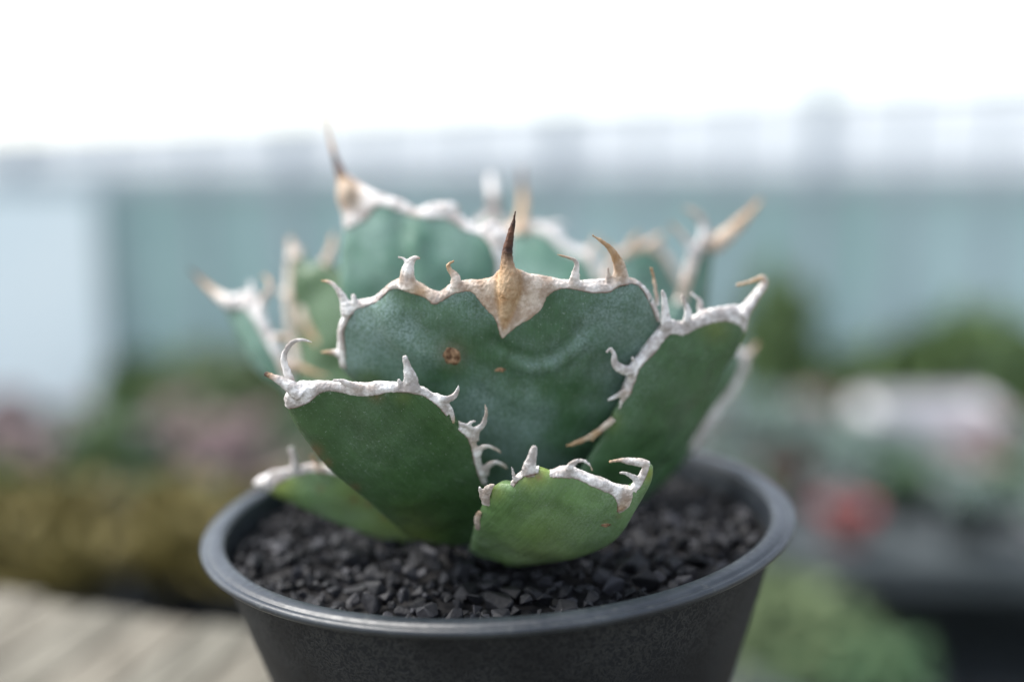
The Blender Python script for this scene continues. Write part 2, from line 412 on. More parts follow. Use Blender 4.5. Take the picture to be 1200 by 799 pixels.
def tube(P, rad, n=10, flat=None):
    P = np.asarray(P, float); T = np.gradient(P, axis=0); T /= np.linalg.norm(T, axis=1, keepdims=True) + 1e-9
    ref = np.array([.31, .2, .93]); V, Fs = [], []
    x = np.cross(T[0], ref); x /= np.linalg.norm(x)
    for i in range(len(P)):
        x = x - T[i] * (x @ T[i]); x /= np.linalg.norm(x) + 1e-9; y = np.cross(T[i], x)
        for k in range(n):
            a = 2 * math.pi * k / n; q_ = rad[i] * (x * math.cos(a) + y * math.sin(a)); V.append(P[i] + (q_ if flat is None else q_ - flat[i] * (q_ @ flat[i]) * (.45 if rad[i] > .35 else .2)))
    for i in range(len(P) - 1):
        for k in range(n):
            l = (k + 1) % n; Fs.append((i * n + k, i * n + l, (i + 1) * n + l, (i + 1) * n + k))
    Fs.append(tuple(range(n - 1, -1, -1))); Fs.append(tuple((len(P) - 1) * n + k for k in range(n)))
    return V, Fs
def remesh(parts, voxel, smooth=3):
    V, Fs = join(parts); me = bpy.data.meshes.new('tmp'); me.from_pydata((np.asarray(V)).tolist(), [], Fs)
    bm = bmesh.new(); bm.from_mesh(me); bmesh.ops.recalc_face_normals(bm, faces=bm.faces); bm.to_mesh(me); bm.free()
    o = bpy.data.objects.new('tmp', me); C.objects.link(o)
    m = o.modifiers.new('r', 'REMESH'); m.mode = 'VOXEL'; m.voxel_size = voxel
    s = o.modifiers.new('s', 'SMOOTH'); s.iterations = smooth; s.factor = .5
    dg = bpy.context.evaluated_depsgraph_get(); ev = o.evaluated_get(dg); m2 = ev.to_mesh()
    v = np.empty(len(m2.vertices) * 3); m2.vertices.foreach_get('co', v); f = [tuple(p.vertices) for p in m2.polygons]
    ev.to_mesh_clear(); bpy.data.objects.remove(o); bpy.data.meshes.remove(me)
    return v.reshape(-1, 3), f

AG = (0, 0, -6)
agave = empty('agave', AG)
tag(agave, 'blue-green agave rosette with white horny leaf margins, hooked teeth and brown spines', 'agave')

def gauss_blobs(px, blobs):
    a = np.zeros(len(px))
    for (x, y, r, k) in blobs: a = np.maximum(a, k * np.exp(-((px[:, 0] - x) ** 2 + (px[:, 1] - y) ** 2) / (r * r) * 1.0))
    return np.clip(a, 0, 1)

def make_leaf(sheet, crop, outline, bands, teeth, mat, hm=2.3, hw=6., step=.9, voxel=.145, grooves=(), yel=(), brn=(), tan=(), dark=(), marks=(), seed=0., wav=.45, label=None):
    x0, y0, k = crop
    cv = lambda pts: np.array([(x0 + p[0] / k, y0 + p[1] / k) for p in pts])
    bl = lambda bs: [(x0 + b[0] / k, y0 + b[1] / k, b[2] / k, b[3]) for b in bs]
    poly = catmull(sheet.un(cv(outline)), step, True)
    # drop points that nearly coincide
    keep = [0]
    for i in range(1, len(poly)):
        if np.linalg.norm(poly[i] - poly[keep[-1]]) > step * .45: keep.append(i)
    poly = poly[keep]
    hf = lambda d: hm * np.sqrt(np.clip(1 - (1 - np.clip(d / hw, 0, 1)) ** 2, 0, 1))
    gl = [(sheet.un(cv(g['p'])), g['w'], g['h']) for g in grooves]
    gl = [(catmull(p, 1.), w_, h_) for p, w_, h_ in gl]
    def relief(uv, d):
        r = np.array([noise.noise(Vector((u * .07 + seed, v * .07, 1.7))) * 1.3 + noise.noise(Vector((u * .19 + seed, v * .19, 5.1))) * wav for u, v in uv])
        r *= np.clip(d / 4, 0, 1)
        for p, w_, h_ in gl: r += h_ * np.exp(-(seg_dist(uv, p, False) / w_) ** 2)
        return r
    uv, f = fill(poly, step); d = seg_dist(uv, poly); N = sheet.norm(uv); S = sheet.S(uv)
    front = S + N * (.4 * hf(d) + relief(uv, d) + .2)[:, None]; back = S - N * (hf(d) * 1.2 + .3)[:, None]
    V, Fs = solid(uv, f, front, back)
    px = proj(V)
    body = mesh_obj('leaf', V, Fs, mat, agave, AG, True, {'yel': gauss_blobs(px, bl(yel)), 'brn': gauss_blobs(px, bl(brn)), 'lu': np.concatenate([uv[:, 0]] * 2), 'lv': np.concatenate([uv[:, 1]] * 2)})
    if label: body['label'] = label
    bm = bmesh.new(); bm.from_mesh(body.data); bmesh.ops.recalc_face_normals(bm, faces=bm.faces); bm.to_mesh(body.data); bm.free(); body.data.shade_smooth()
    # ---- horn: bands along the margin, teeth and spine, grown together
    parts = []; inner_lines = []
    cen = poly.mean(0)
    for b in bands:
        outer = catmull(sheet.un(cv(b['o'])), .5); inner = catmull(sheet.un(cv(b['i'])), .5)
        bp = np.concatenate([outer, inner[::-1]])
        # push the band's outer side a little over the leaf's edge
        tn = np.gradient(outer, axis=0); nn = np.stack([-tn[:, 1], tn[:, 0]], 1); nn /= np.linalg.norm(nn, axis=1, keepdims=True) + 1e-9
        mid = inner[np.clip((np.arange(len(outer)) * len(inner) / len(outer)).astype(int), 0, len(inner) - 1)]
        sg = np.sign(((outer - mid) * nn).sum(1)).sum(); nn *= (1 if sg > 0 else -1)
        bp[:len(outer)] += nn * .12
        kp = [0]
        for i in range(1, len(bp)):
            if np.linalg.norm(bp[i] - bp[kp[-1]]) > .28: kp.append(i)
        bp = bp[kp]
        u2, f2 = fill(bp, .55); dl = seg_dist(u2, poly); db = seg_dist(u2, bp)
        A_, B_ = poly, np.roll(poly, -1, 0)
        ins = (((A_[:, 1] > u2[:, 1:]) != (B_[:, 1] > u2[:, 1:])) & (u2[:, :1] < (B_[:, 0] - A_[:, 0]) * (u2[:, 1:] - A_[:, 1]) / (B_[:, 1] - A_[:, 1] + 1e-12) + A_[:, 0])).sum(1) % 2 == 1
        dl = np.where(ins, dl, 0)
        ex = b.get('e', .55) * .42 * np.sqrt(np.clip(1 - (1 - np.clip(db / .9, 0, 1)) ** 2, 0, 1))
        n2 = sheet.norm(u2); s2 = sheet.S(u2); rl = relief(u2, dl)
        fr = s2 + n2 * (.4 * hf(dl) + rl + .28 + ex)[:, None]; bk = s2 - n2 * (np.minimum(hf(dl) * 1.2, 1.0) + .4 + ex)[:, None]
        parts.append(solid(u2, f2, fr, bk)); inner_lines.append(inner)
    skel = []
    for ti, tth in enumerate(teeth):
        P = np.array([(x0 + p[0] / k, y0 + p[1] / k) for p in tth['p']]); uvp = sheet.un(P); W = sheet.S(uvp); nn = sheet.norm(uvp)
        dep = (W - CAM) @ FW; rad = np.array([p[2] for p in tth['p']]) / k * dep / F
        off = np.array([(p[3] if len(p) > 3 else 0) for p in tth['p']]) / k * dep / F
        d0 = seg_dist(uvp, poly); W = W + nn * (off + tth.get('lift', .5))[:, None]
        Q = catmull(np.concatenate([W, rad[:, None], np.linspace(0, 1, len(P))[:, None], nn], 1), .4); fl = Q[:, 5:8] / np.linalg.norm(Q[:, 5:8], axis=1, keepdims=True)
        rr = np.maximum(Q[:, 3], voxel * 1.25)
        parts.append(tube(Q[:, :3], rr, 12, None if tth.get('spine') else fl)); skel.append((Q[:, :3], rr, Q[:, 4], tth))
    if not parts: return body
    hv, hf_ = remesh(parts, voxel, 1)
    # roughen
    nz = np.array([noise.noise(Vector(p * .6)) * .10 - abs(noise.noise(Vector((p[0] * 1.6, p[1] * 1.6, p[2] * 1.1)))) * .16 + noise.noise(Vector(p * 3.4)) * .045 for p in hv])
    nrm = np.zeros_like(hv)
    fa = np.array([q[:3] for q in hf_]); fn = np.cross(hv[fa[:, 1]] - hv[fa[:, 0]], hv[fa[:, 2]] - hv[fa[:, 0]])
    for c in range(3): np.add.at(nrm, fa[:, c], fn)
    nrm /= np.linalg.norm(nrm, axis=1, keepdims=True) + 1e-12
    hv2 = hv + nrm * (nz * min(1.3, voxel / .145))[:, None]
    px = proj(hv)
    own = np.full(len(hv), -1); best = np.full(len(hv), 1e9); tn_ = gauss_blobs(px, bl(tan)); dk_ = gauss_blobs(px, bl(dark))
    for ti, (Q, rr, tt, tth) in enumerate(skel):
        dd = np.full(len(hv), 1e9); idx = np.zeros(len(hv), int)
        lo, hi = Q.min(0) - 4, Q.max(0) + 4
        m = ((hv > lo) & (hv < hi)).all(1)
        if not m.any(): continue
        D = np.linalg.norm(hv[m][:, None] - Q[None], axis=-1) / (rr[None] + .18) ; j = D.argmin(1); dd[m] = D[np.arange(len(j)), j]; idx[m] = j
        near = (dd < 1.5) & (dd < best); own[near] = ti; best[near] = dd[near]
        tq = tt[idx]; near2 = dd < 1.9
        t0, t1 = tth.get('tan', (2, 2)); a = np.clip((tq - t0) / max(t1 - t0, 1e-3), 0, 1) if t0 < 2 else 0 * tq
        tn_ = np.where(near2, np.maximum(tn_, a * np.clip((1.9 - dd) / .9, 0, 1)), tn_)
        if 'dark' in tth:
            t0, t1 = tth['dark']; a = np.clip((tq - t0) / max(t1 - t0, 1e-3), 0, 1)
            if 'darkend' in tth: e0, e1 = tth['darkend']; a = a * (1 - np.clip((tq - e0) / max(e1 - e0, 1e-3), 0, 1))
            dk_ = np.where(near2, np.maximum(dk_, a), dk_)
    edge = np.zeros(len(hv))
    for il in inner_lines:
        nl = sheet.norm(il); P = sheet.S(il) + nl * (.4 * hf(seg_dist(il, poly)) + .3)[:, None]
        q = proj(P); dpx = seg_dist(px, q, False); edge = np.maximum(edge, .9 * np.exp(-(dpx / 1.4) ** 2))
    at_ = {'tan': np.clip(tn_, 0, 1), 'dark': np.clip(dk_, 0, 1), 'edge': edge}
    fo = own[np.array([q[0] for q in hf_])]
    for ti in range(-1, len(skel)):
        sel = np.nonzero(fo == ti)[0]
        if len(sel) == 0: continue
        used = np.unique(np.concatenate([np.array(hf_[i]) for i in sel])); mp = np.full(len(hv), -1); mp[used] = np.arange(len(used))
        nm = 'horny_margin' if ti < 0 else ('terminal_spine' if skel[ti][3].get('spine') else 'tooth')
        mesh_obj(nm, hv2[used], [[mp[v_] for v_ in hf_[i]] for i in sel], M['horn'], body, AG, True, {kk: vv[used] for kk, vv in at_.items()})
    # ---- scars lying on the skin
    for (mx, my, mr, ring) in marks:
        c = sheet.un(cv([(mx, my)]))[0]; dd = np.linalg.norm(sheet.S(c[None]) - CAM) / F * mr / k
        pts = [(0, 0)]; V = []; Fs = []; m = 18
        rings = (0, .35, .65, .85, 1., 1.15); hh = (.06, .05, .12, .2, .12, -.1) if ring else (.2, .2, .18, .12, .02, -.1)
        for r_, z_ in zip(rings, hh):
            for i in range(m):
                a = 2 * math.pi * i / m; jt = .85 + .5 * noise.noise(Vector((math.cos(a) * 1.3, math.sin(a) * 1.3, mx)))
                u = c + dd * r_ * jt * np.array([math.cos(a) * (1 if ring else 1.7), math.sin(a)])
                dl = seg_dist(u[None], poly); s_ = sheet.S(u[None]); n_ = sheet.norm(u[None])
                V.append((s_ + n_ * (.4 * hf(dl) + relief(u[None], dl) + .22 + z_ * min(1, dd * .9))[:, None])[0])
        for j in range(len(rings) - 1):
            for i in range(m): q = (i + 1) % m; Fs.append((j * m + i, j * m + q, (j + 1) * m + q, (j + 1) * m + i))
        mesh_obj('scar', V, Fs, M['scar'], body, AG)
    return body

c1 = (380, 220, 2.853); c2 = (290, 380, 2.855); c3 = (530, 480, 3.996); c4 = (660, 220, 2.35); c5 = (210, 130, 2.42); c6 = (380, 130, 3.529)
one = (0, 0, 1.)

# B - the broad leaf facing the camera
make_leaf(Sheet((0, -2, -5), at(600, 340, -30), (0, -.95, -.3), .008, 5.), c1,
    [(60, 600), (50, 550), (48, 480), (65, 420), (95, 385), (130, 375), (170, 365), (215, 325), (260, 305), (310, 315), (345, 338), (385, 350), (420, 325), (470, 312), (530, 309), (565, 298), (590, 276), (646, 274), (685, 291), (740, 297), (800, 310), (860, 312), (935, 308), (1000, 303), (1045, 310), (1080, 345), (1112, 400), (1130, 480), (1125, 600), (1080, 720), (990, 850), (880, 950), (720, 1020), (600, 1040), (500, 1000), (380, 900), (250, 790), (140, 690)],
    [dict(o=[(60, 600), (50, 550), (48, 480), (65, 420), (95, 385), (130, 375), (170, 365), (215, 325), (260, 305), (310, 315), (345, 338), (385, 350), (420, 325), (470, 312), (530, 309), (565, 298), (590, 276), (646, 274), (685, 291), (740, 297), (800, 310), (860, 312), (935, 308), (1000, 303), (1045, 310), (1080, 345), (1110, 400), (1120, 450)],
          i=[(85, 598), (78, 520), (75, 470), (108, 408), (150, 392), (190, 372), (220, 342), (250, 337), (300, 350), (345, 367), (370, 385), (400, 375), (440, 350), (490, 345), (520, 375), (550, 410), (575, 440), (585, 480), (597, 498), (610, 485), (640, 460), (690, 430), (725, 400), (745, 362), (775, 338), (820, 335), (880, 345), (940, 345), (980, 327), (1030, 320), (1060, 342), (1085, 392), (1103, 440)])],
    [dict(spine=1, p=[(598, 488, 5, 0), (603, 440, 14, 4), (609, 390, 25, 8), (614, 340, 37, 8), (616, 295, 36, 6), (612, 255, 25, 3), (612, 215, 19), (621, 165, 14), (631, 120, 9), (640, 76, 3)], tan=(-1, 0), dark=(.48, .68)),
     dict(p=[(285, 335, 36), (280, 285, 26), (290, 250, 17), (308, 232, 8), (324, 236, 4)], tan=(.75, 1.1)),
     dict(p=[(285, 262, 12), (270, 236, 6), (250, 230, 3)]),
     dict(p=[(442, 330, 26), (440, 295, 16), (422, 272, 10), (416, 256, 7), (436, 242, 3)], tan=(0, .6)),
     dict(p=[(832, 325, 24), (838, 280, 14), (842, 250, 9), (822, 234, 7), (776, 221, 3)], tan=(.5, 1)),
     dict(p=[(985, 322, 36), (985, 270, 24), (965, 220, 15), (935, 185, 9), (892, 157, 3)], tan=(.05, .4)),
     dict(p=[(948, 310, 12), (945, 270, 6), (944, 262, 4)]),
     dict(p=[(85, 420, 28), (70, 370, 18), (45, 330, 11), (20, 312, 7), (-4, 308, 3)], tan=(.5, .9)),
     dict(p=[(105, 385, 14), (102, 358, 9), (98, 352, 5)]),
     dict(p=[(68, 560, 20), (45, 548, 13), (15, 545, 8), (-8, 545, 3)], tan=(.2, .7)),
     dict(p=[(70, 540, 14), (78, 590, 8), (84, 612, 4)])],
    M['leaf_blue'], hm=2.4, hw=7,
    grooves=[dict(p=[(560, 500), (610, 535), (700, 560), (790, 530), (850, 465)], w=.8, h=-.75), dict(p=[(640, 585), (720, 590), (800, 560), (860, 500)], w=1., h=.6),
             dict(p=[(260, 350), (300, 420), (360, 470), (440, 520)], w=1.4, h=-.5), dict(p=[(200, 400), (250, 480), (330, 540)], w=1.6, h=.5),
             dict(p=[(470, 560), (490, 640), (560, 690)], w=.9, h=-.35), dict(p=[(520, 620), (600, 680), (720, 700)], w=2.0, h=.35)],
    tan=[(612, 350, 95, .95), (600, 350, 230, .72), (320, 345, 55, .9), (240, 300, 40, .35), (985, 280, 45, .8)], dark=[(660, 300, 30, .25)], brn=[(430, 555, 45, .35)], yel=[(150, 640, 40, .2)],
    marks=[(431, 554, 32, True), (590, 601, 10, False)], seed=3.1, label='broad blue-green leaf with a tan spine base and a brown scar')

# E - the dark leaf reaching to the left
make_leaf(Sheet((-6, -10, -6), at(325, 455, -36), (-.3, -.95, -.1), .008, 4.), c2,
    [(128, 245), (165, 200), (215, 197), (250, 196), (320, 198), (400, 203), (430, 197), (480, 200), (530, 205), (590, 217), (620, 237), (650, 245), (672, 275), (705, 325), (740, 355), (762, 410), (775, 470), (795, 540), (800, 620), (790, 700), (730, 735), (650, 735), (580, 720), (520, 690), (460, 640), (400, 585), (330, 528), (270, 476), (230, 430), (200, 390), (165, 340), (138, 285)],
    [dict(o=[(130, 272), (128, 240), (165, 198), (215, 195), (250, 194), (320, 197), (400, 201), (430, 195), (480, 198), (530, 203), (590, 215), (620, 235), (650, 243), (680, 285)],
          i=[(146, 276), (180, 265), (215, 250), (240, 228), (270, 218), (320, 225), (370, 235), (420, 232), (470, 222), (530, 223), (580, 233), (620, 256), (645, 280), (664, 300)], e=.6),
     dict(o=[(705, 327), (740, 352), (765, 400), (778, 450), (792, 500), (800, 530)], i=[(700, 345), (730, 372), (745, 410), (755, 455), (772, 505), (782, 530)], e=.35)],
    [dict(spine=1, p=[(185, 228, 28), (150, 205, 24), (115, 182, 16), (85, 168, 11), (60, 159, 9)], dark=(.74, .95), tan=(.55, .85)),
     dict(p=[(140, 225, 20), (118, 160, 14), (112, 120, 11), (135, 80, 9), (170, 66, 7), (210, 74, 3)], lift=-1.5),
     dict(p=[(385, 212, 18), (345, 198, 14), (315, 184, 9), (287, 181, 4)]),
     dict(p=[(345, 205, 12), (310, 212, 8), (285, 205, 4)]),
     dict(p=[(545, 215, 36), (545, 175, 24), (535, 140, 16), (526, 108, 10), (524, 100, 8)], tan=(.9, 1.4)),
     dict(p=[(515, 212, 14), (508, 186, 8), (506, 176, 4)]),
     dict(p=[(640, 245, 16), (670, 246, 14), (692, 232, 11), (702, 210, 8), (705, 197, 3)]),
     dict(p=[(655, 258, 15), (676, 280, 11), (685, 305, 8), (687, 325, 4)], tan=(.5, 1)),
     dict(p=[(758, 385, 14), (762, 350, 15), (785, 330, 12), (796, 295, 8), (793, 262, 3)], tan=(.6, 1.3)),
     dict(p=[(760, 355, 14), (735, 335, 10), (715, 328, 7), (704, 324, 4)]),
     dict(p=[(735, 340, 9), (745, 322, 7), (762, 318, 4)]),
     dict(p=[(765, 435, 14), (778, 408, 12), (805, 402, 9), (830, 412, 6), (846, 424, 3)], tan=(.5, 1.2)),
     dict(p=[(790, 498, 15), (798, 470, 14), (825, 455, 10), (850, 462, 7), (866, 476, 3)], tan=(.5, 1.2))],
    M['leaf_dark'], hm=2.6, hw=8, brn=[(230, 425, 22, .7), (268, 462, 14, .6), (360, 545, 14, .5), (430, 235, 22, .5)], yel=[(520, 240, 26, .25), (560, 715, 90, .35)],
    grooves=[dict(p=[(430, 300), (500, 420), (540, 560)], w=2.2, h=.5), dict(p=[(290, 260), (340, 340), (430, 430)], w=1.8, h=-.4)], seed=9.4, label='dark green leaf pointing left with a pale grey spine')

# A - the short fresh leaf in front
make_leaf(Sheet((5, -15, -6), at(748, 556, -40), (.3, -.95, -.1), .011, 4.5), c3,
    [(85, 650), (100, 560), (130, 470), (150, 430), (190, 365), (230, 347), (270, 350), (300, 318), (345, 290), (410, 278), (460, 292), (500, 282), (545, 275), (590, 290), (640, 312), (690, 328), (730, 342), (800, 368), (835, 372), (870, 335), (895, 285), (915, 248), (937, 262), (930, 330), (895, 400), (850, 475), (800, 560), (740, 620), (650, 662), (540, 690), (420, 706), (300, 712), (180, 698)],
    [dict(o=[(455, 296), (500, 280), (545, 272), (590, 288), (640, 310), (690, 325), (730, 340), (760, 354), (800, 364), (836, 374), (834, 410), (812, 445), (776, 468)],
          i=[(458, 306), (520, 306), (580, 312), (640, 341), (700, 366), (745, 387), (763, 420), (766, 460)], e=.5),
     dict(o=[(272, 348), (298, 316), (345, 284), (408, 272)], i=[(292, 352), (312, 325), (350, 300), (404, 288)], e=.4),
     dict(o=[(838, 368), (868, 334), (893, 284), (914, 246)], i=[(855, 380), (882, 345), (905, 300), (922, 262)], e=.3)],
    [dict(p=[(165, 430, 26), (160, 395, 24), (172, 362, 22), (190, 345, 14), (203, 340, 6)], tan=(-1, 3)),
     dict(p=[(150, 410, 18), (140, 375, 14), (133, 350, 7)]),
     dict(p=[(128, 545, 20), (122, 500, 18), (135, 465, 12)], tan=(-.5, 1.2)),
     dict(p=[(355, 295, 38), (362, 260, 34), (375, 215, 24), (384, 180, 17), (390, 162, 12)]),
     dict(p=[(300, 330, 14), (290, 295, 10), (286, 270, 6), (278, 258, 3)]),
     dict(p=[(550, 285, 24), (552, 255, 20), (580, 232, 15), (615, 230, 10), (640, 248, 7), (655, 276, 4)], tan=(.7, 1)),
     dict(spine=1, p=[(922, 262, 20), (880, 252, 22), (830, 246, 17), (785, 241, 11), (735, 250, 4)], tan=(.55, 1.), lift=-.3),
     dict(p=[(862, 368, 22), (868, 335, 20), (838, 312, 13), (808, 300, 9), (783, 299, 5)], lift=-.2),
     dict(p=[(815, 385, 22), (808, 410, 20), (785, 440, 14)], tan=(-.6, 1.4))],
    M['leaf_fresh'], hm=2.8, hw=8, step=.8, yel=[(360, 310, 60, .7), (415, 300, 50, .8), (915, 300, 35, 1.), (200, 380, 50, .5), (420, 690, 200, .3)],
    brn=[(365, 292, 14, .9), (402, 310, 10, .8), (715, 520, 6, .3), (780, 495, 9, .5)], marks=[(716, 520, 15, False)], seed=15.2,
    grooves=[dict(p=[(420, 360), (560, 420), (640, 520)], w=2, h=.4)], label='short fresh green leaf with a broken white margin')

# C - the leaf reaching to the right
make_leaf(Sheet((10, -12, -6), at(862, 372, -17), (.62, -.78, -.1), .006, 4.), c4,
    [(497, 395), (505, 340), (480, 328), (430, 332), (400, 338), (360, 358), (325, 372), (300, 365), (285, 375), (260, 397), (235, 432), (210, 467), (190, 490), (180, 525), (165, 570), (140, 620), (112, 680), (85, 722), (55, 770), (0, 850), (-30, 920), (-20, 985), (60, 970), (150, 890), (250, 775), (300, 742), (350, 682), (385, 622), (410, 562), (440, 502), (470, 460), (486, 425)],
    [dict(o=[(499, 398), (507, 338), (480, 325), (430, 330), (400, 336), (360, 356), (325, 371), (300, 363), (285, 373), (260, 395), (235, 430), (210, 465), (186, 488), (178, 525), (163, 575)],
          i=[(488, 398), (470, 377), (440, 366), (400, 371), (360, 387), (320, 405), (287, 402), (266, 427), (240, 457), (206, 494), (192, 533), (174, 575)], e=.55)],
    [dict(spine=1, p=[(478, 355, 26), (500, 328, 18), (525, 295, 14), (548, 262, 11), (540, 248, 9), (510, 257, 6), (472, 267, 3)], tan=(.35, .75)),
     dict(p=[(335, 375, 18), (338, 340, 13), (328, 310, 9), (322, 292, 4)]),
     dict(p=[(280, 385, 22), (276, 340, 14), (272, 300, 10), (267, 280, 5)]),
     dict(p=[(285, 335, 8), (280, 270, 7, -8), (272, 225, 4, -12)], tan=(.0, .7), lift=-2.5),
     dict(p=[(400, 345, 14), (398, 318, 9), (372, 295, 5)], lift=-2.),
     dict(p=[(185, 500, 16), (160, 498, 15), (138, 480, 12), (136, 455, 9), (126, 440, 6), (116, 452, 3)]),
     dict(p=[(195, 490, 8), (190, 470, 6), (183, 464, 3)]),
     dict(p=[(170, 555, 13), (148, 568, 10), (118, 582, 4)]),
     dict(p=[(165, 570, 10), (155, 590, 7), (152, 604, 3)]),
     dict(p=[(135, 630, 12), (108, 655, 13), (85, 672, 12), (50, 690, 10), (25, 700, 7), (4, 707, 3)], tan=(-.8, .8)),
     dict(p=[(85, 672, 10), (78, 690, 5), (76, 694, 3)], tan=(-1, 0))],
    M['leaf_right'], hm=2.3, hw=7, voxel=.25, yel=[(130, 640, 30, .3), (420, 385, 40, .35)], seed=21.7,
    grooves=[dict(p=[(430, 400), (350, 520), (220, 680)], w=3, h=.5)], label='dark green leaf pointing right with a hooked pale spine')

# D - the tall leaf standing behind
make_leaf(Sheet((-4, 6, -3), at(402, 240, 12), (-.2, -.97, .05), .006, 4.), c6,
    [(82, 500), (78, 430), (58, 370), (55, 310), (62, 282), (92, 265), (130, 292), (180, 322), (250, 352), (320, 372), (370, 405), (400, 405), (440, 387), (500, 382), (540, 410), (570, 440), (620, 475), (655, 485), (700, 475), (760, 500), (775, 560), (760, 640), (730, 760), (690, 950), (600, 1300), (500, 1650), (400, 1640), (250, 1250), (130, 950), (75, 760), (70, 600)],
    [dict(o=[(84, 505), (78, 430), (58, 370), (55, 310), (62, 282), (92, 265), (130, 290), (180, 320), (250, 350), (320, 370), (370, 404), (400, 404), (440, 385), (500, 380), (540, 408), (570, 438), (620, 473), (655, 483), (700, 473), (760, 498), (777, 560), (762, 640), (735, 740)],
          i=[(100, 492), (150, 470), (190, 440), (215, 405), (260, 400), (300, 420), (370, 440), (430, 452), (490, 452), (540, 472), (590, 505), (640, 517), (670, 542), (690, 580), (705, 630), (708, 680), (690, 740)], e=.6)],
    [dict(spine=1, p=[(128, 400, 8), (118, 375, 30), (104, 340, 40), (85, 300, 30), (66, 240, 19), (45, 180, 13), (25, 100, 8), (5, 5, 4)], tan=(-.6, .6), dark=(.42, .52), darkend=(.68, .78)),
     dict(p=[(490, 415, 30), (520, 395, 18), (548, 398, 10), (562, 408, 5)], tan=(.5, 1)),
     dict(p=[(660, 505, 24), (680, 480, 18), (700, 465, 12), (712, 462, 6)])],
    M['leaf_teal'], hm=2.2, hw=7, step=1.1, voxel=.3, tan=[(80, 330, 110, .45)], grooves=[dict(p=[(310, 440), (330, 600), (370, 760)], w=1.6, h=-.5), dict(p=[(390, 480), (400, 600), (430, 760)], w=2, h=.5)], seed=27.3, label='tall upright leaf with a long spine, standing behind')

# F - the outer leaf at the far left
make_leaf(Sheet((-9, 6, -4), at(265, 350, 24), (-.45, -.9, 0), .008, 4.), c5,
    [(128, 545), (160, 522), (210, 522), (235, 575), (262, 640), (300, 710), (345, 800), (450, 960), (580, 1100), (620, 1180), (540, 1190), (440, 1010), (310, 810), (220, 735), (168, 640), (140, 580)],
    [dict(o=[(126, 550), (158, 520), (212, 518), (240, 575), (267, 640), (304, 712), (334, 790)], i=[(148, 568), (178, 562), (200, 570), (222, 600), (246, 645), (282, 715), (312, 795)], e=.5)],
    [dict(spine=1, p=[(165, 548, 24), (130, 532, 17), (95, 505, 12), (62, 475, 8), (34, 448, 4)], tan=(.1, .6), dark=(.35, .8)),
     dict(p=[(212, 545, 18), (212, 510, 13), (207, 482, 7)]),
     dict(p=[(240, 580, 14), (240, 540, 14), (262, 505, 11), (255, 475, 8), (240, 470, 5)], tan=(.1, .8)),
     dict(p=[(268, 640, 14), (290, 642, 10), (312, 634, 5)], tan=(.0, .8)),
     dict(p=[(310, 720, 16), (345, 725, 12), (390, 742, 8), (430, 752, 5)], tan=(-.3, .5))],
    M['leaf_teal'], hm=2., hw=6, step=1.2, voxel=.32, seed=31., label='outer leaf with a long grey spine beyond the dark leaf')

# G - leaf between the far left one and the tall one
make_leaf(Sheet((-7, 14, -3), at(345, 310, 42), (-.35, -.95, 0), .006, 3.), c5,
    [(318, 400), (345, 395), (370, 440), (420, 420), (470, 480), (520, 640), (560, 900), (640, 1150), (520, 1180), (400, 960), (330, 740), (310, 600), (308, 480)],
    [dict(o=[(322, 740), (305, 600), (303, 480), (316, 395), (346, 390)], i=[(355, 735), (332, 600), (330, 480), (338, 425), (352, 420)], e=.6)],
    [dict(spine=1, p=[(332, 430, 20), (325, 390, 14), (320, 360, 8)], tan=(.2, .9), dark=(.8, 1.2)),
     dict(p=[(345, 560, 16), (370, 620, 14), (400, 660, 12), (430, 690, 8)], tan=(-.5, .6)),
     dict(p=[(415, 440, 18), (435, 395, 14), (442, 350, 8)], tan=(-1, 1)),
     dict(p=[(330, 540, 14), (305, 525, 10), (290, 510, 6)])],
    M['leaf_dark'], hm=2., hw=6, step=1.3, voxel=.35, tan=[(330, 480, 200, .5)], seed=37., label='shaded leaf behind the outer left leaf')

# H - the leaf at the back right with a thick tan spine
make_leaf(Sheet((8, 10, -3), at(835, 275, 30), (.3, -.95, 0), .006, 3.), c4,
    [(360, 165), (385, 150), (410, 160), (405, 230), (398, 320), (380, 420), (320, 600), (180, 800), (40, 860), (20, 780), (130, 600), (220, 440), (300, 330), (330, 280), (345, 215)],
    [dict(o=[(310, 320), (322, 280), (338, 215), (355, 160), (385, 145), (415, 158)], i=[(332, 325), (345, 285), (362, 225), (374, 185), (390, 172), (408, 185)], e=.5)],
    [dict(spine=1, p=[(405, 165, 22), (425, 150, 24), (460, 120, 19), (500, 80, 13), (525, 52, 8), (542, 32, 3)], tan=(-1.2, .8)),
     dict(p=[(362, 190, 18), (384, 140, 17), (382, 100, 14), (362, 72, 11), (328, 58, 6)], tan=(.4, 1.4)),
     dict(p=[(355, 175, 16), (335, 145, 12), (310, 118, 9), (288, 98, 5)], tan=(.2, 1.)),
     dict(p=[(335, 270, 14), (318, 262, 9), (305, 256, 5)])],
    M['leaf_teal'], hm=2., hw=6, step=1.2, voxel=.32, tan=[(330, 270, 60, .6)], seed=41., label='back leaf with a thick tan spine leaning right')

